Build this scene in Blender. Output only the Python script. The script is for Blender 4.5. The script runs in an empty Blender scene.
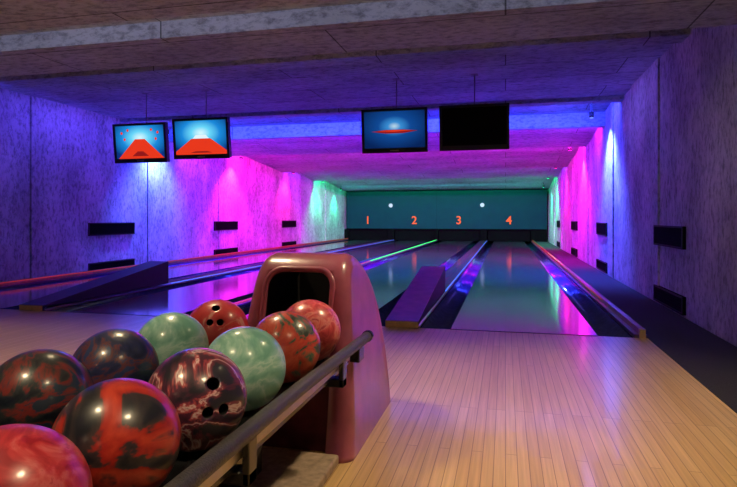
import bpy, bmesh, math, random
from mathutils import Vector, Matrix
random.seed(4)
D = bpy.data
scene = bpy.context.scene
COL = scene.collection
scene.view_settings.view_transform = 'Standard'

# ---------------------------------------------------------------- materials
def new_mat(name):
    m = D.materials.new(name); m.use_nodes = True
    nt = m.node_tree
    return m, nt, nt.nodes['Principled BSDF']

def flat(name, col, rough=0.5, metal=0.0, coat=0.0, noise=0.0, nscale=20, bump=0.0):
    m, nt, b = new_mat(name)
    b.inputs['Base Color'].default_value = (*col, 1)
    b.inputs['Roughness'].default_value = rough
    b.inputs['Metallic'].default_value = metal
    b.inputs['Coat Weight'].default_value = coat
    b.inputs['Coat Roughness'].default_value = 0.08
    tc = nt.nodes.new('ShaderNodeTexCoord')
    n = nt.nodes.new('ShaderNodeTexNoise'); n.inputs['Scale'].default_value = nscale
    n.inputs['Detail'].default_value = 6
    nt.links.new(tc.outputs['Object'], n.inputs['Vector'])
    if noise > 0:
        r = nt.nodes.new('ShaderNodeValToRGB')
        r.color_ramp.elements[0].position = .3; r.color_ramp.elements[1].position = .7
        r.color_ramp.elements[0].color = (*[c*(1-noise) for c in col], 1)
        r.color_ramp.elements[1].color = (*[min(1, c*(1+noise)) for c in col], 1)
        nt.links.new(n.outputs['Fac'], r.inputs['Fac'])
        nt.links.new(r.outputs['Color'], b.inputs['Base Color'])
    if bump > 0:
        bp = nt.nodes.new('ShaderNodeBump'); bp.inputs['Strength'].default_value = bump
        bp.inputs['Distance'].default_value = .01
        nt.links.new(n.outputs['Fac'], bp.inputs['Height'])
        nt.links.new(bp.outputs['Normal'], b.inputs['Normal'])
    return m

def emis(name, col, strength):
    m, nt, b = new_mat(name)
    b.inputs['Base Color'].default_value = (*[c*.1 for c in col], 1)
    b.inputs['Emission Color'].default_value = (*col, 1)
    b.inputs['Emission Strength'].default_value = strength
    b.inputs['Specular IOR Level'].default_value = .1
    return m

def wood(name, c1, c2, mortar, rough, coat, row=.03, length=1.3, spec=.5, gap=.0012):
    m, nt, b = new_mat(name)
    N = nt.nodes; L = nt.links
    tc = N.new('ShaderNodeTexCoord')
    sx = N.new('ShaderNodeSeparateXYZ'); cx = N.new('ShaderNodeCombineXYZ')
    L.new(tc.outputs['Object'], sx.inputs[0])
    L.new(sx.outputs['Y'], cx.inputs['X']); L.new(sx.outputs['X'], cx.inputs['Y'])
    br = N.new('ShaderNodeTexBrick')
    br.inputs['Scale'].default_value = 1
    br.inputs['Brick Width'].default_value = length
    br.inputs['Row Height'].default_value = row
    br.inputs['Mortar Size'].default_value = gap
    br.inputs['Mortar Smooth'].default_value = .3
    br.inputs['Color1'].default_value = (*c1, 1); br.inputs['Color2'].default_value = (*c2, 1)
    br.inputs['Mortar'].default_value = (*mortar, 1)
    br.offset = .37; br.offset_frequency = 3
    L.new(cx.outputs[0], br.inputs['Vector'])
    mp = N.new('ShaderNodeMapping'); mp.inputs['Scale'].default_value = (60, 1.6, 1)
    L.new(tc.outputs['Object'], mp.inputs['Vector'])
    n = N.new('ShaderNodeTexNoise'); n.inputs['Scale'].default_value = 1.5; n.inputs['Detail'].default_value = 8
    L.new(mp.outputs[0], n.inputs['Vector'])
    rr = N.new('ShaderNodeValToRGB')
    rr.color_ramp.elements[0].position = .3; rr.color_ramp.elements[0].color = (.80, .78, .75, 1)
    rr.color_ramp.elements[1].position = .7; rr.color_ramp.elements[1].color = (1.08, 1.06, 1.04, 1)
    L.new(n.outputs['Fac'], rr.inputs['Fac'])
    mx = N.new('ShaderNodeMix'); mx.data_type = 'RGBA'; mx.blend_type = 'MULTIPLY'
    mx.inputs['Factor'].default_value = 1
    L.new(br.outputs['Color'], mx.inputs['A']); L.new(rr.outputs['Color'], mx.inputs['B'])
    L.new(mx.outputs['Result'], b.inputs['Base Color'])
    b.inputs['Roughness'].default_value = rough
    b.inputs['Coat Weight'].default_value = coat
    b.inputs['Coat Roughness'].default_value = .10
    b.inputs['Specular IOR Level'].default_value = spec
    return m

def concrete(name, lo, hi, vertical=True, slabs=False, blot=.58):
    m, nt, b = new_mat(name)
    N = nt.nodes; L = nt.links
    tc = N.new('ShaderNodeTexCoord')
    mp = N.new('ShaderNodeMapping')
    mp.inputs['Scale'].default_value = (1, 1, .5) if vertical else (.5, 1, 1)
    L.new(tc.outputs['Object'], mp.inputs['Vector'])
    n1 = N.new('ShaderNodeTexNoise'); n1.inputs['Scale'].default_value = 22; n1.inputs['Detail'].default_value = 9
    n1.inputs['Roughness'].default_value = .75; n1.inputs['Distortion'].default_value = .2
    n2 = N.new('ShaderNodeTexNoise'); n2.inputs['Scale'].default_value = 2.0; n2.inputs['Detail'].default_value = 5
    n2.inputs['Roughness'].default_value = .55
    for n in (n1, n2): L.new(mp.outputs[0], n.inputs['Vector'])
    r1 = N.new('ShaderNodeValToRGB')
    e = r1.color_ramp.elements
    e[0].position = .36; e[0].color = (*lo, 1); e[1].position = .54; e[1].color = (*hi, 1)
    L.new(n1.outputs['Fac'], r1.inputs['Fac'])
    r2 = N.new('ShaderNodeValToRGB')
    e = r2.color_ramp.elements
    e[0].position = .36; e[0].color = (blot, blot, blot, 1); e[1].position = .62; e[1].color = (1, 1, 1, 1)
    L.new(n2.outputs['Fac'], r2.inputs['Fac'])
    mx = N.new('ShaderNodeMix'); mx.data_type = 'RGBA'; mx.blend_type = 'MULTIPLY'
    mx.inputs['Factor'].default_value = 1
    L.new(r1.outputs['Color'], mx.inputs['A']); L.new(r2.outputs['Color'], mx.inputs['B'])
    last = mx.outputs['Result']
    if slabs:
        br = N.new('ShaderNodeTexBrick')
        br.inputs['Scale'].default_value = 1
        br.inputs['Brick Width'].default_value = 2.4
        br.inputs['Row Height'].default_value = .62
        br.inputs['Mortar Size'].default_value = .006
        br.inputs['Color1'].default_value = (1, 1, 1, 1); br.inputs['Color2'].default_value = (.84, .84, .84, 1)
        br.inputs['Mortar'].default_value = (.2, .2, .2, 1)
        L.new(tc.outputs['Object'], br.inputs['Vector'])
        m2 = N.new('ShaderNodeMix'); m2.data_type = 'RGBA'; m2.blend_type = 'MULTIPLY'
        m2.inputs['Factor'].default_value = 1
        L.new(last, m2.inputs['A']); L.new(br.outputs['Color'], m2.inputs['B'])
        last = m2.outputs['Result']
    L.new(last, b.inputs['Base Color'])
    b.inputs['Roughness'].default_value = .85
    bp = N.new('ShaderNodeBump'); bp.inputs['Strength'].default_value = .35; bp.inputs['Distance'].default_value = .007
    L.new(n1.outputs['Fac'], bp.inputs['Height']); L.new(bp.outputs['Normal'], b.inputs['Normal'])
    return m

M_APP = wood('maple_approach', (.70, .47, .21), (.59, .37, .145), (.24, .13, .055), .30, .35, row=.04, gap=.0014)
M_LANE = wood('oiled_lane', (.24, .16, .25), (.18, .12, .21), (.04, .025, .05), .12, 1)  # violet in the boards stands in for coloured LED light on the wood
M_WALL = concrete('wood_wool_wall', (.21, .21, .21), (.60, .59, .58))
M_CEIL = concrete('wood_wool_ceiling', (.20, .22, .26), (.50, .55, .64), vertical=False, slabs=True, blot=.7)
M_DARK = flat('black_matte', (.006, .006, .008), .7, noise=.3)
M_PIT = flat('pit_black', (.002, .002, .002), .95, noise=.3)
M_PIT.node_tree.nodes['Principled BSDF'].inputs['Specular IOR Level'].default_value = .1
M_BLACKG = flat('black_gloss', (.012, .012, .014), .25, coat=.3)
M_CARPET = flat('charcoal_carpet', (.018, .016, .022), .95, noise=.6, nscale=180, bump=.5)
M_GUT = flat('gutter_plastic', (.05, .06, .22), .18, coat=.8, noise=.2)
M_CAP = flat('divider_cap', (.10, .05, .12), .3, coat=.5, noise=.2)
M_REDWOOD = flat('rail_red_wood', (.34, .09, .05), .35, coat=.4, noise=.3)
M_PLASTER = flat('rail_end_wood', (.60, .38, .15), .4, noise=.15)
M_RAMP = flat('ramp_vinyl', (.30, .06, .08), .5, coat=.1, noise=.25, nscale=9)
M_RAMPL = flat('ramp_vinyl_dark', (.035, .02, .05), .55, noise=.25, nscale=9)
M_RAMPS = flat('ramp_side', (.006, .006, .02), .6, noise=.2)
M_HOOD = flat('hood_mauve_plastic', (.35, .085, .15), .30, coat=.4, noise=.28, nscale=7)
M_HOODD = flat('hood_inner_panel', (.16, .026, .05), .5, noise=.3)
M_TUBE = flat('black_rubber_rail', (.055, .052, .058), .42, noise=.5, nscale=260, bump=.3)
M_STEEL = flat('brushed_steel', (.45, .42, .38), .35, metal=.8, noise=.1)
M_PLINTH = flat('return_plinth', (.34, .24, .17), .8, noise=.3, nscale=40)
M_MASK = flat('mask_teal', (.002, .038, .042), .75, noise=.08, nscale=3)
M_MASK.node_tree.nodes['Principled BSDF'].inputs['Specular IOR Level'].default_value = .12
M_NUM = emis('number_orange', (1, .14, .03), 1.0)
M_WHITE = emis('logo_white', (.7, .85, 1), .8)

# ---------------------------------------------------------------- mesh builder
class MB:
    def __init__(s, mats): s.bm = bmesh.new(); s.mats = mats
    def box(s, x0, x1, y0, y1, z0, z1, mi=0, mat=None):
        vs = [s.bm.verts.new((x, y, z)) for x in (x0, x1) for y in (y0, y1) for z in (z0, z1)]
        if mat is not None:
            for v in vs: v.co = mat @ v.co
        for f in ((0,1,3,2),(4,6,7,5),(0,4,5,1),(2,3,7,6),(0,2,6,4),(1,5,7,3)):
            fc = s.bm.faces.new([vs[i] for i in f]); fc.material_index = mi
        return vs
    def prism(s, prof, x0, x1, mi=0, axis='X', mat=None):
        def P(a, p): return (a, p[0], p[1]) if axis == 'X' else (p[0], a, p[1])
        A = [s.bm.verts.new(P(x0, p)) for p in prof]; B = [s.bm.verts.new(P(x1, p)) for p in prof]
        if mat is not None:
            for v in A+B: v.co = mat @ v.co
        n = len(prof); fs = []
        fs.append(s.bm.faces.new(A)); fs.append(s.bm.faces.new(B[::-1]))
        for i in range(n):
            j = (i+1) % n
            fs.append(s.bm.faces.new((A[j], A[i], B[i], B[j])))
        for f in fs: f.material_index = mi
        return fs
    def poly(s, pts, mi=0, mat=None):
        vs = [s.bm.verts.new(p) for p in pts]
        if mat is not None:
            for v in vs: v.co = mat @ v.co
        f = s.bm.faces.new(vs); f.material_index = mi
    def cyl(s, p0, p1, r0, r1=None, seg=24, mi=0):
        r1 = r0 if r1 is None else r1
        p0, p1 = Vector(p0), Vector(p1); d = (p1-p0).normalized()
        q = d.to_track_quat('Z', 'Y').to_matrix()
        A = []; B = []
        for i in range(seg):
            a = 2*math.pi*i/seg; o = q @ Vector((math.cos(a), math.sin(a), 0))
            A.append(s.bm.verts.new(p0+o*r0)); B.append(s.bm.verts.new(p1+o*r1))
        fs = [s.bm.faces.new(A[::-1]), s.bm.faces.new(B)]
        for i in range(seg):
            j = (i+1) % seg
            f = s.bm.faces.new((A[i], A[j], B[j], B[i])); f.smooth = True; fs.append(f)
        for f in fs: f.material_index = mi
    def done(s, name, bevel=0, loc=None, parent=None, recalc=True):
        if recalc: bmesh.ops.recalc_face_normals(s.bm, faces=s.bm.faces)
        me = D.meshes.new(name); s.bm.to_mesh(me); s.bm.free()
        for m in s.mats: me.materials.append(m)
        ob = D.objects.new(name, me); COL.objects.link(ob)
        if loc: ob.location = loc
        if bevel:
            b = ob.modifiers.new('bevel', 'BEVEL'); b.width = bevel; b.segments = 3
            b.limit_method = 'ANGLE'; b.angle_limit = math.radians(40)
        if parent: ob.parent = parent
        return ob

XL, XR = -6.10, 1.50
Y0, YF, YM, YB = -2.6, 4.39, 21.3, 22.6
XE = .98

# ---------------------------------------------------------------- room shell
b = MB([M_APP, M_DARK])
b.box(XL, XE, Y0, YF, -.12, 0, 0)
b.box(XL, XR, Y0, YB, -.25, -.12, 1)
b.done('floor')

b = MB([M_CARPET]); b.box(XE, XR-.02, Y0+.01, YM-.01, -.12, .004); b.done('carpet_walkway')

def panels(name, xface, side):
    b = MB([M_WALL, M_DARK])
    if side < 0: b.box(xface-.2, xface-.03, Y0, YB, -.25, 2.9, 0)
    else: b.box(xface+.03, xface+.2, Y0, YB, -.25, 2.9, 0)
    y = Y0; k = 0
    while y < YB:
        w = 1.27
        p = [0, .018, .006, .024][k % 4]
        y1 = min(y+w-.012, YB)
        if side < 0: b.box(xface-.03, xface+p-.02, y, y1, -.12, 2.9, 0)
        else: b.box(xface-p+.02, xface+.03, y, y1, -.12, 2.9, 0)
        y += w; k += 1
    return b.done(name)
panels('wall_left', XL, -1); panels('wall_right', XR, 1)
b = MB([M_DARK]); b.box(XL-.2, XR+.2, YB, YB+.15, -.25, 2.9); b.done('wall_back')
b = MB([M_WALL]); b.box(XL-.2, XR+.2, Y0-.15, Y0, -.25, 2.9); b.done('wall_front')

prof = [(Y0, 2.14), (3.25, 2.14), (3.25, 2.26), (3.62, 2.26), (3.62, 2.14), (4.27, 2.14), (4.27, 2.42),
        (5.3, 2.45), (5.3, 2.40), (5.55, 2.40), (5.55, 2.47), (8.1, 2.47), (8.1, 2.42), (8.3, 2.42),
        (8.3, 2.62), (9.45, 2.50), (9.45, 2.28), (9.6, 2.28), (9.6, 2.45), (11.6, 2.22), (11.6, 2.45),
        (15.0, 2.13), (15.0, 2.36), (17.6, 2.06), (17.6, 2.28), (21.25, 1.92), (YB, 1.92), (YB, 2.9), (Y0, 2.9)]
b = MB([M_CEIL]); b.prism(prof, XL-.02, XR+.02); b.done('ceiling')

# ---------------------------------------------------------------- lanes
lanes = [(-5.68, -4.62), (-3.875, -2.815), (-2.215, -1.155), (-.41, .65)]
for i, (a, c) in enumerate(lanes):
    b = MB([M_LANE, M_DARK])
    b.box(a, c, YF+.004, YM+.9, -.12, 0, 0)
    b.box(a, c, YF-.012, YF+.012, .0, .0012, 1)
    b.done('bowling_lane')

GW = .24
def gutter(x0, x1):
    b = MB([M_GUT])
    n = 12; prof = []
    for i in range(n+1):
        t = i/n; prof.append((x0+(x1-x0)*t, -.012-.075*math.sin(math.pi*t)**.7))
    prof = [(x0, -.004)]+prof+[(x1, -.004), (x1, -.119), (x0, -.119)]
    fs = b.prism(prof, YF+.006, YM+.5, axis='Y')
    for f in fs[2:n+5]: f.smooth = True
    b.done('lane_gutter')
for a, c in lanes:
    gutter(a-GW, a-.001); gutter(c+.001, c+GW)

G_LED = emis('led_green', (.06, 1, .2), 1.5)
P_STRIP = emis('strip_pink', (1, .08, .45), .6)  # dim pink emissive strip on the near stretch of the divider
B_GLINT = emis('glint_blue', (.08, .2, 1), 1.3)  # emissive line painting the blue reflections along the gutters
R_GLINT = emis('glint_red', (1, .09, .03), .5)  # dim emissive line painting the red reflection on the side rails
def cap(x0, x1, mats, h=.03):
    b = MB(mats)
    b.prism([(x0+.001, -.119), (x0+.001, h-.01), (x0+.012, h), (x1-.012, h), (x1-.001, h-.01), (x1-.001, -.119)], YF+.006, YM, 0, axis='Y')
    return b
b = cap(-2.575, -2.455, [M_CAP, G_LED, P_STRIP])
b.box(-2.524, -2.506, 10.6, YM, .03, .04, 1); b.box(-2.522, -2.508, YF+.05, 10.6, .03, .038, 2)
b.done('lane_divider')
for x0, x1 in ((-.92, -.65), (-4.38, -4.115)):
    b = cap(x0, x1, [M_CAP, B_GLINT], h=.02)
    for x in (x0+.05, (x0+x1)/2):
        b.box(x-.008, x+.008, 6.5, YM, .02, .03, 0)
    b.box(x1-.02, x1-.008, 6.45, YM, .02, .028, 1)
    b.done('ball_track_cover')
b = MB([M_REDWOOD, M_PLASTER, M_CAP, R_GLINT])
b.box(.892, .978, YF+.006, YM, -.119, .022, 2)
b.box(.925, .965, YF+.03, YM, .022, .062, 0); b.box(.925, .965, YF-.01, YF+.03, .0, .062, 1)
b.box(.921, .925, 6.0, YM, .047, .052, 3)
b.done('lane_side_rail')
b = MB([M_REDWOOD, M_PLASTER, M_CAP, R_GLINT])
b.box(-6.06, -5.922, YF+.006, YM, -.119, .022, 2)
b.box(-5.98, -5.94, YF+.03, YM, .022, .075, 0); b.box(-5.98, -5.94, YF-.01, YF+.03, .0, .075, 1)
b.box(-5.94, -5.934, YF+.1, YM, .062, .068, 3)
b.done('lane_side_rail')

# ramps
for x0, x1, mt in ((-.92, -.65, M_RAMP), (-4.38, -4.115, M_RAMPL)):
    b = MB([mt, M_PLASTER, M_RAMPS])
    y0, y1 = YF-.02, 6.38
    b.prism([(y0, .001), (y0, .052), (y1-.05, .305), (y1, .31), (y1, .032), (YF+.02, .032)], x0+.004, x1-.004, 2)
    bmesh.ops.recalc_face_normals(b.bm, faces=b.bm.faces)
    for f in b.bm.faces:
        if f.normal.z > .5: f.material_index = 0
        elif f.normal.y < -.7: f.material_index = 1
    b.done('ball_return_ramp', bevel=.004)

# ---------------------------------------------------------------- masking unit + pits
b = MB([M_MASK, M_PIT])
zb, zt = .45, 1.87
b.box(-6.0, 1.44, YM, YM+.08, zb, zt, 0)
b.box(-6.0, 1.44, YM-.02, YM+.1, zb-.03, zb, 1)
for x0, x1 in ((-6.08, -5.93), (-4.37, -4.12), (-2.57, -2.46), (-.91, -.66), (.90, 1.44)):
    b.box(x0, x1, YM+.001, YM+.8, -.118, zb-.03, 1)
b.box(-6.0, 1.44, YM+.85, YM+.9, -.0, zt, 1)
for x in (-2.5, ):
    b.box(x-.003, x+.003, YM-.003, YM, zb, zt, 1)
for (a, c) in lanes:
    b.box(a-.22, c+.22, YM+.06, YM+.075, .012, zb, 1)  # black sheet across the pit opening stands in for its unlit depth
mask = b.done('masking_unit')
for i, (a, c) in enumerate(lanes):
    cu = D.curves.new('num', 'FONT'); cu.body = str(i+1); cu.size = .42; cu.align_x = 'CENTER'; cu.extrude = .005
    cu.offset = .006
    t = D.objects.new('num', cu); COL.objects.link(t)
    bpy.context.view_layer.update()
    me = D.meshes.new_from_object(t.evaluated_get(bpy.context.evaluated_depsgraph_get()))
    D.objects.remove(t)
    me.materials.clear(); me.materials.append(M_NUM)
    o = D.objects.new('lane_number_%d' % (i+1), me); COL.objects.link(o)
    o.rotation_euler = (math.pi/2, 0, 0); o.location = ((a+c)/2, YM-.008, .63); o.parent = mask
b = MB([M_WHITE])
for x in (-4.25, -.83):
    b.cyl((x, YM-.012, 1.33), (x, YM-.001, 1.33), .075)
b.done('mask_logo', parent=mask)

# ---------------------------------------------------------------- vents
def vent(x, y0, y1, z0, z1, side):
    b = MB([M_PIT, M_DARK])
    s = side
    def bx(xa, xb, *r): b.box(min(xa, xb), max(xa, xb), *r)
    bx(x-s*.004, x+s*.03, y0, y1, z0, z1, 0)
    t = .016
    for r in ((y0, y1, z1-t, z1), (y0, y1, z0, z0+t), (y0, y0+t, z0, z1), (y1-t, y1, z0, z1)):
        bx(x-s*.012, x-s*.004, *r, 1)
    z = z0+t+.015
    while z < z1-t-.01:
        bx(x-s*.009, x-s*.004, y0+t, y1-t, z, z+.006, 0); z += .03
    b.done('air_vent')
for k in range(4):
    for z0, z1 in ((.58, .78), (.012, .17)):
        vent(XL+.006, 3.52+k*3.82, 4.61+k*3.82, z0, z1, -1)
        vent(XR-.006, 5.42+k*3.82, 6.40+k*3.82, z0, z1, 1)

# ---------------------------------------------------------------- televisions
def screen_mat(name, stops, strength, cz):
    m, nt, bs = new_mat(name); N = nt.nodes; L = nt.links
    tc = N.new('ShaderNodeTexCoord'); mp = N.new('ShaderNodeMapping')
    mp.inputs['Location'].default_value = (0, 0, -cz*2.2); mp.inputs['Scale'].default_value = (1.6, 0, 2.6)
    L.new(tc.outputs['Object'], mp.inputs['Vector'])
    ln = N.new('ShaderNodeVectorMath'); ln.operation = 'LENGTH'; L.new(mp.outputs[0], ln.inputs[0])
    r = N.new('ShaderNodeValToRGB'); e = r.color_ramp.elements
    while len(e) < len(stops): e.new(.5)
    for i, (p, c) in enumerate(stops): e[i].position = p; e[i].color = (*c, 1)
    L.new(ln.outputs['Value'], r.inputs['Fac'])
    bs.inputs['Base Color'].default_value = (0, 0, 0, 1); bs.inputs['Roughness'].default_value = .3
    bs.inputs['Specular IOR Level'].default_value = .15
    L.new(r.outputs['Color'], bs.inputs['Emission Color']); bs.inputs['Emission Strength'].default_value = strength
    return m
S1 = screen_mat('screen_blue_bright', [(0, (.7, .97, 1)), (.2, (.14, .68, .95)), (.42, (.01, .25, .7)), (.72, (.003, .03, .2))], 1.0, .08)
S3 = screen_mat('screen_blue_dark', [(0, (.6, .85, 1)), (.12, (.05, .33, .8)), (.3, (.006, .08, .36)), (.7, (.002, .02, .12))], .8, .06)
SR = emis('screen_red', (1, .05, .015), .8); SD = emis('screen_darkred', (.55, .02, .02), .5)
SW = emis('screen_white', (.8, .95, 1), .95)
SOFF = flat('screen_off', (.002, .002, .003), .6, noise=.1)
SOFF.node_tree.nodes['Principled BSDF'].inputs['Specular IOR Level'].default_value = .08
M_FRAME = flat('tv_frame', (.005, .005, .006), .4, noise=.1)
M_SILV = flat('tv_silver', (.35, .36, .38), .3, metal=.6)
M_ROD = flat('mount_grey_paint', (.24, .23, .26), .6, noise=.1)

def tv(x, z, kind):
    W, H = .76, .50
    T = Matrix.Rotation(math.radians(6), 4, 'X')
    mats = [M_FRAME, {1: S1, 2: S1, 3: S3, 4: SOFF}[kind], SR, SD, SW, M_SILV, M_ROD]
    b = MB(mats)
    w, h = W/2, H/2; t = .028; tb = .055
    b.box(-w, w, -.0, .05, -h, h, 0, T)
    b.box(-w*.7, w*.7, .05, .10, -h*.6, h*.6, 0, T)
    for r in ((-w, w, h-t, h), (-w, w, -h, -h+tb), (-w, -w+t, -h+tb, h-t), (w-t, w, -h+tb, h-t)):
        b.box(r[0], r[1], -.016, 0, r[2], r[3], 0, T)
    if kind in (1, 2, 3): b.box(-.05, .05, -.018, -.015, -h+.02, -h+.03, 5, T)
    sx0, sx1, sz0, sz1 = -w+t, w-t, -h+tb, h-t
    b.poly([(sx0, -.002, sz0), (sx1, -.002, sz0), (sx1, -.002, sz1), (sx0, -.002, sz1)], 1, T)
    y = -.004
    if kind == 1:
        b.poly([(sx0+.03, y, sz0), (sx1-.01, y, sz0), (.07, y, .05), (-.07, y, .05)], 2, T)
        for a, zz in ((-.26, .13), (-.17, .165), (.17, .165), (.26, .13), (-.22, .05), (.23, .05)):
            b.poly([(a+.016*math.cos(k*.524), y, zz+.018*math.sin(k*.524)) for k in range(12)], 2, T)
        b.poly([(-.12, y-.001, sz0+.03), (.12, y-.001, sz0+.03), (.04, y-.001, sz0+.09), (-.04, y-.001, sz0+.09)], 3, T)
    elif kind == 2:
        b.poly([(sx0, y, sz0), (sx1, y, sz0), (sx1, y, sz0+.04), (.13, y, .0), (-.13, y, .0), (sx0, y, sz0+.04)], 2, T)
        b.poly([(-.11, y-.001, .002), (.11, y-.001, .002), (.07, y-.001, .045), (-.07, y-.001, .045)], 4, T)
        b.poly([(-.15, y-.001, sz0+.02), (.15, y-.001, sz0+.02), (.08, y-.001, sz0+.04), (-.08, y-.001, sz0+.04)], 3, T)
    elif kind == 3:
        b.poly([(-.27, y, -.005), (-.1, y, -.03), (.1, y, -.03), (.27, y, -.005), (.1, y, .012), (-.1, y, .012)], 3, T)
        b.poly([(-.2, y-.001, .0), (0, y-.001, -.012), (.2, y-.001, .0), (0, y-.001, .008)], 2, T)
    ztop = 2.468 - z
    b.cyl((0, .13, -.02), (0, .13, ztop), .007, mi=6)
    b.box(-.09, .09, .07, .14, -.08, .08, 0)
    b.box(-.04, .04, .09, .17, ztop-.006, ztop, 6)
    b.done('television', loc=(x, 6.4, z))
tv(-4.54, 1.81, 1); tv(-3.68, 1.84, 2); tv(-1.235, 1.85, 3); tv(-.34, 1.855, 4)

# ---------------------------------------------------------------- ball return
root = D.objects.new('ball_return', None); COL.objects.link(root)
ctrl = [(1.90, 0), (1.93, .12), (1.975, .35), (2.03, .56), (2.07, .655), (2.125, .703), (2.20, .713), (2.29, .69),
        (2.39, .635), (2.485, .545), (2.555, .42), (2.60, .28), (2.63, .12), (2.64, 0)]
def cr(P, n=4):
    out = []
    for i in range(len(P)-1):
        p0 = Vector(P[max(i-1, 0)]); p1 = Vector(P[i]); p2 = Vector(P[i+1]); p3 = Vector(P[min(i+2, len(P)-1)])
        for k in range(n):
            t = k/n
            out.append(.5*((2*p1)+(-p0+p2)*t+(2*p0-5*p1+4*p2-p3)*t*t+(-p0+3*p1-3*p2+p3)*t**3))
    out.append(Vector(P[-1])); return out
pr = cr(ctrl)
n = len(pr); nor = []
for i in range(n):
    t = (pr[min(i+1, n-1)]-pr[max(i-1, 0)]).normalized(); nor.append(Vector((t.y, -t.x)))
bm = bmesh.new(); rings = []
rc = .05; st = []
for k in range(9):
    a = math.pi/2*k/8; st.append((-1, a))
for k in range(8, -1, -1):
    a = math.pi/2*k/8; st.append((1, a))
XC = -.765
for sgn, a in st:
    ins = rc*(1-math.sin(a)); ring = []
    for p, nn in zip(pr, nor):
        q = p + nn*ins; z = max(q.y, 0) if p.y > 0 else 0
        wz = .245-.062*min(1, z/.7)**1.3
        x = XC + sgn*(wz-rc+rc*math.cos(a))
        ring.append(bm.verts.new((x, q.x, z)))
    rings.append(ring)
for r1, r2 in zip(rings, rings[1:]):
    for i in range(n):
        j = (i+1) % n
        f = bm.faces.new((r1[i], r1[j], r2[j], r2[i])); f.smooth = True
bm.faces.new(rings[0]); bm.faces.new(rings[-1][::-1])
bmesh.ops.recalc_face_normals(bm, faces=bm.faces)
me = D.meshes.new('hood'); bm.to_mesh(me); bm.free()
me.materials.append(M_HOOD); me.materials.append(M_DARK); me.materials.append(M_HOODD)
hood = D.objects.new('hood', me); COL.objects.link(hood); hood.parent = root

def arch(x0, x1, z0, z1, r, k=8):
    P = [(x0, z0), (x1, z0)]
    for i in range(k+1):
        a = math.pi/2*i/k; P.append((x1-r+r*math.cos(a), z1-r+r*math.sin(a)))
    for i in range(k+1):
        a = math.pi/2+math.pi/2*i/k; P.append((x0+r+r*math.cos(a), z1-r+r*math.sin(a)))
    return P
def cut(ob, prof, y0, y1, mi):
    c = MB([M_HOOD, M_DARK, M_HOODD]); c.prism(prof, y0, y1, mi, axis='Y'); co = c.done('cutter')
    m = ob.modifiers.new('b', 'BOOLEAN'); m.operation = 'DIFFERENCE'; m.object = co; m.solver = 'EXACT'
    bpy.context.view_layer.update()
    nm = D.meshes.new_from_object(ob.evaluated_get(bpy.context.evaluated_depsgraph_get()))
    ob.modifiers.clear(); ob.data = nm; D.objects.remove(co)
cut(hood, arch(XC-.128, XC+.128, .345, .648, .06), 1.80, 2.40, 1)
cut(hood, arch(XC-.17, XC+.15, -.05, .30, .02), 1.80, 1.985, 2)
def tube(name, pts, r, mat, cyclic=False, parent=None):
    cu = D.curves.new(name, 'CURVE'); cu.dimensions = '3D'; cu.bevel_depth = r; cu.bevel_resolution = 6; cu.use_fill_caps = True
    sp = cu.splines.new('POLY'); sp.points.add(len(pts)-1)
    for i, p in enumerate(pts): sp.points[i].co = (*p, 1)
    sp.use_cyclic_u = cyclic; sp.use_smooth = True
    o = D.objects.new(name, cu); COL.objects.link(o)
    bpy.context.view_layer.update()
    me = D.meshes.new_from_object(o.evaluated_get(bpy.context.evaluated_depsgraph_get()))
    D.objects.remove(o)
    me.materials.clear(); me.materials.append(mat)
    for p in me.polygons: p.use_smooth = True
    o = D.objects.new(name, me); COL.objects.link(o); o.parent = parent
    return o
def fronty(z):
    for p, q in zip(pr, pr[1:]):
        if p.y <= z <= q.y: return p.x+(q.x-p.x)*(z-p.y)/(q.y-p.y+1e-9)
    return 2.1
rim = [(x, fronty(z)+.006, z) for x, z in arch(XC-.136, XC+.136, .35, .656, .066)[1:]] + [(XC-.136, fronty(.35)+.006, .35)]
tube('mouth_rim', rim, .012, M_HOOD, parent=root)

ZR = .41
pts = [(-.515, 2.12, ZR-.01), (-.52, 1.4, ZR)]
for i in range(13):
    a = -math.pi*i/12; pts.append((-.82+.30*math.cos(a), .62+.30*math.sin(a), ZR))
pts += [(-1.12, 1.4, ZR), (-1.12, 2.05, ZR)]
tube('guard_rail', pts, .0185, M_TUBE, parent=root)
b = MB([M_STEEL, M_BLACKG, M_TUBE])
b.cyl((-.515, 2.115, ZR-.01), (-.515, 2.14, ZR-.01), .022, mi=1)
b.prism([(-1.10, .352), (-.83, .340), (-.83, .375), (-.81, .375), (-.81, .340), (-.545, .352), (-.545, .33), (-.82, .318), (-1.10, .33)], .42, 1.965, 1, axis='Y')
for x in (-.66, -.98):
    b.box(x-.045, x+.045, .5, 1.955, .3445, .3515, 1)
for x0, x1 in ((-.545, -.530), (-1.115, -1.10)):
    b.box(x0, x1, .45, 1.93, .355, .385, 0)
for y in (.55, 1.10, 1.80):
    b.box(-.60, -.512, y-.02, y+.02, .30, .328, 1); b.box(-.528, -.512, y-.02, y+.02, .30, .40, 1)
    b.box(-1.13, -1.04, y-.02, y+.02, .30, .328, 1); b.box(-1.13, -1.114, y-.02, y+.02, .30, .40, 1)
b.box(-1.0, -.64, .55, .9, .285, .325, 1); b.box(-.88, -.76, .62, .82, .04, .29, 1)
b.box(-1.0, -.64, 1.5, 1.75, .285, .325, 1); b.box(-.88, -.76, 1.55, 1.70, .04, .29, 1)
b.box(-.548, -.512, 1.99, 2.06, .33, .40, 1)
b.done('ball_rack', bevel=.003, parent=root)
b = MB([M_PLINTH]); b.box(-1.12, -.56, .42, 1.895, .0, .035); b.done('base_plinth', bevel=.008, parent=root)

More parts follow.
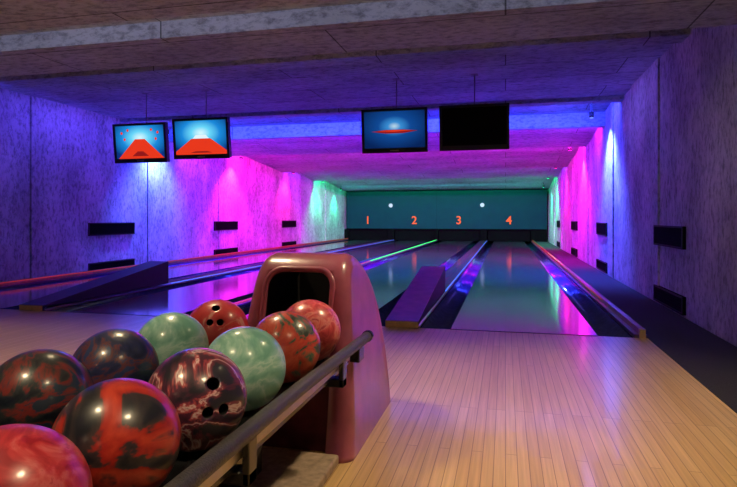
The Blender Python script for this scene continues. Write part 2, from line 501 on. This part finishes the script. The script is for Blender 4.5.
# ---------------------------------------------------------------- bowling balls
def ball_mat(name, stops, scale, dist, rough=.12):
    m, nt, bs = new_mat(name); N = nt.nodes; L = nt.links
    tc = N.new('ShaderNodeTexCoord')
    n = N.new('ShaderNodeTexNoise'); n.inputs['Scale'].default_value = scale; n.inputs['Detail'].default_value = 4
    n.inputs['Distortion'].default_value = dist; n.inputs['Roughness'].default_value = .55
    L.new(tc.outputs['Object'], n.inputs['Vector'])
    r = N.new('ShaderNodeValToRGB'); e = r.color_ramp.elements
    while len(e) < len(stops): e.new(.5)
    for i, (p, c) in enumerate(stops): e[i].position = p; e[i].color = (*c, 1)
    L.new(n.outputs['Fac'], r.inputs['Fac']); L.new(r.outputs['Color'], bs.inputs['Base Color'])
    bs.inputs['Roughness'].default_value = rough+.24; bs.inputs['Coat Weight'].default_value = .55; bs.inputs['Coat Roughness'].default_value = .16
    return m
R = .108
MINT = [(.36, (.18, .48, .40)), (.46, (.28, .60, .51)), (.52, (.38, .69, .61)), (.56, (.54, .78, .72)), (.60, (.34, .66, .58)), (.68, (.24, .56, .48))]
balls = [
 (-.98, 1.815, [(.35, (.60, .03, .04)), (.6, (.72, .06, .07)), (.66, (.85, .35, .30))], 14, 1, (.35, -.8, .55)),
 (-.98, 1.535, MINT, 7, 2.2, (-.6, .4, .7)),
 (-.665, 1.375, MINT, 7, 2.2, (-.5, .6, .6)),
 (-.655, 1.635, [(.36, (.02, .035, .035)), (.42, (.10, .13, .09)), (.47, (.60, .05, .04)), (.60, (.72, .12, .07)), (.7, (.06, .18, .13))], 8, 2.5, (.2, .7, .7)),
 (-.665, 1.888, [(.34, (.45, .02, .045)), (.5, (.74, .09, .11)), (.6, (.85, .28, .26)), (.7, (.55, .04, .08))], 16, 2, (.5, .5, .7)),
 (-.975, 1.27, [(.35, (.008, .018, .07)), (.46, (.018, .03, .12)), (.53, (.16, .04, .05)), (.60, (.02, .05, .17))], 7, 3, (-.2, .9, .5)),
 (-.655, 1.12, [(.36, (.015, .014, .03)), (.45, (.10, .02, .05)), (.485, (.45, .07, .09)), (.51, (.75, .55, .56)), (.54, (.22, .03, .06)), (.60, (.02, .02, .04))], 5, 2.6, (.72, -.58, .12)),
 (-.98, 1.03, [(.38, (.008, .014, .03)), (.46, (.03, .04, .05)), (.52, (.26, .03, .03)), (.58, (.02, .05, .09))], 6, 2.6, (-.3, .9, .5)),
 (-.665, .872, [(.38, (.012, .014, .025)), (.46, (.05, .035, .04)), (.50, (.42, .02, .015)), (.60, (.60, .06, .03)), (.68, (.03, .03, .045))], 5.5, 1.6, (-.3, .9, .4)),
 (-.66, .636, [(.35, (.32, .01, .025)), (.5, (.52, .035, .05)), (.62, (.62, .12, .13)), (.7, (.36, .02, .04))], 14, 2, (-.5, .6, .5)),
]
M_HOLE = flat('finger_hole', (.004, .004, .004), .8, noise=.1)
for i, (x, y, stops, sc, di, hd) in enumerate(balls):
    bm = bmesh.new(); bmesh.ops.create_uvsphere(bm, u_segments=64, v_segments=40, radius=R)
    me = D.meshes.new('bowling_ball'); bm.to_mesh(me); bm.free()
    ob = D.objects.new('bowling_ball', me); COL.objects.link(ob)
    me.materials.append(ball_mat('ball_urethane_%d' % i, stops, sc, di)); me.materials.append(M_HOLE)
    d = Vector(hd).normalized()
    u = d.cross(Vector((0, 0, 1))).normalized(); v = d.cross(u)
    c = MB([me.materials[0], M_HOLE])
    for a, bb, rr in ((-.16, .12, .0115), (.16, .12, .0115), (0, -.42, .0135)):
        h = (d+u*a+v*bb).normalized()
        c.cyl(h*(R-.045), h*(R+.02), rr, seg=20, mi=1)
    co = c.done('cutter')
    m = ob.modifiers.new('b', 'BOOLEAN'); m.object = co; m.operation = 'DIFFERENCE'; m.solver = 'EXACT'
    bpy.context.view_layer.update()
    nm = D.meshes.new_from_object(ob.evaluated_get(bpy.context.evaluated_depsgraph_get()))
    ob.modifiers.clear(); ob.data = nm; D.objects.remove(co)
    for p in nm.polygons:
        inside = p.center.length < R*.985
        p.material_index = 1 if inside else 0; p.use_smooth = not inside
    ob.location = (x, y, .3516+R)

# ---------------------------------------------------------------- lights
def area(name, loc, sx, sy, rot, col, power):
    l = D.lights.new(name, 'AREA'); l.shape = 'RECTANGLE'; l.size = sx; l.size_y = sy; l.color = col; l.energy = power
    o = D.objects.new(name, l); COL.objects.link(o); o.location = loc; o.rotation_euler = rot
    return o
def spot(name, loc, target, col, power, size, blend=.6, rad=.04):
    l = D.lights.new(name, 'SPOT'); l.color = col; l.energy = power; l.spot_size = math.radians(size); l.spot_blend = blend
    l.shadow_soft_size = rad
    o = D.objects.new(name, l); COL.objects.link(o); o.location = loc
    o.rotation_euler = (Vector(target)-Vector(loc)).to_track_quat('-Z', 'Y').to_euler()
    return o
xc = (XL+XR)/2
T = math.radians
area('led_trough_blue', (xc, 8.36, 2.56), 7.3, .05, (T(58), 0, 0), (.03, .04, 1), 400)
area('led_trough_violet', (xc, 9.66, 2.39), 7.3, .04, (T(84), 0, 0), (.40, .01, 1), 460)
area('led_trough_magenta', (xc, 11.66, 2.38), 7.3, .04, (T(88), 0, 0), (1, .01, .72), 520)
area('led_trough_purple', (xc, 15.06, 2.29), 7.3, .04, (T(88), 0, 0), (.40, .01, 1), 300)
area('led_trough_green', (xc, 17.66, 2.21), 7.3, .04, (T(92), 0, 0), (.01, 1, .36), 240)
area('mask_fill', (xc, 20.2, 1.98), 7.0, .04, (T(55), 0, 0), (.02, .85, .8), 22)  # added fill to brighten the masking unit, no fixture modelled
area('led_trough_near', (xc, 3.29, 2.22), 7.3, .04, (T(90), 0, 0), (.6, .65, 1), 4.5)

M_FIX = flat('fixture_black', (.02, .02, .02), .4)
def wash(x, y, z, col, p, size=105):
    s = -1 if x < -2 else 1
    spot('wall_washer', (x, y, z), (x+s*.14, y, z-1), col, p, size, .9)
    b = MB([M_FIX, emis('washer_lens', col, 6)])
    b.cyl((x, y, z+.02), (x, y, z+.10), .035, mi=0); b.cyl((x, y, z+.018), (x, y, z+.022), .028, mi=1)
    b.box(x-.01, x+.01, y-.01, y+.01, z+.1, z+.26, 0)
    b.done('wall_wash_fixture')
for s, x in ((-1, XL+.26), (1, XR-.26)):
    wash(x, 9.0, 2.32, (.07, .12, 1), 1100)
    wash(x, 11.9, 2.17, (1, .01, .66), 820)
    wash(x, 15.2, 2.10, (1, .01, .22), 360)
    wash(x, 17.9, 2.02, (.01, 1, .36), 360)
    wash(x, 20.0, 1.86, (.01, 1, .46), 190)  # extra pair, added to strengthen the green at the far end

area('wall_fill_left', (XL+.5, 6.6, 2.38), .06, 3.0, (0, T(30), 0), (.08, .05, 1), 20)  # added unseen fill that tints the near left wall indigo
area('wall_fill_right', (XR-.5, 7.2, 2.38), .06, 1.6, (0, T(-30), 0), (.20, .12, 1), 6)  # added unseen fill, weaker, for the right wall

WARM = (1, .77, .45)
for x, y, p in ((.35, 2.3, 175), (-1.5, 2.3, 135), (-3.3, 2.3, 135), (-5.0, 2.3, 90), (.3, .5, 105), (-1.2, .3, 100), (-3.3, .4, 60)):
    spot('ceiling_downlight', (x, y, 2.12), (x, y, 0), WARM, p, 92, .5, .1)
    b = MB([M_FIX, emis('downlight_lens', WARM, 4)])
    b.cyl((x, y, 2.125), (x, y, 2.139), .07, mi=0); b.cyl((x, y, 2.121), (x, y, 2.1255), .055, mi=1)
    b.done('downlight')
x, y = 1.0, 2.9
spot('ceiling_downlight', (x, y, 2.12), (1.15, 4.2, 0), (1, .82, .70), 42, 120, .8, .1)  # added fill spot, lifts the near right wall with warm spill
b = MB([M_FIX, emis('downlight_lens', WARM, 4)])  # made-up housing for the added fill spot
b.cyl((x, y, 2.125), (x, y, 2.139), .07, mi=0); b.cyl((x, y, 2.121), (x, y, 2.1255), .055, mi=1)
b.done('downlight')

w = D.worlds.new('world'); scene.world = w; w.use_nodes = True
w.node_tree.nodes['Background'].inputs['Color'].default_value = (.01, .01, .015, 1)
w.node_tree.nodes['Background'].inputs['Strength'].default_value = .3

cam = D.cameras.new('camera'); co = D.objects.new('camera', cam); COL.objects.link(co)
cam.sensor_fit = 'HORIZONTAL'; cam.sensor_width = 36; cam.lens = 570/737*36
cam.shift_y = -25.5/737; cam.clip_start = .05
co.location = (0, 0, .853); co.rotation_euler = (math.pi/2, 0, math.radians(13.52))
scene.camera = co
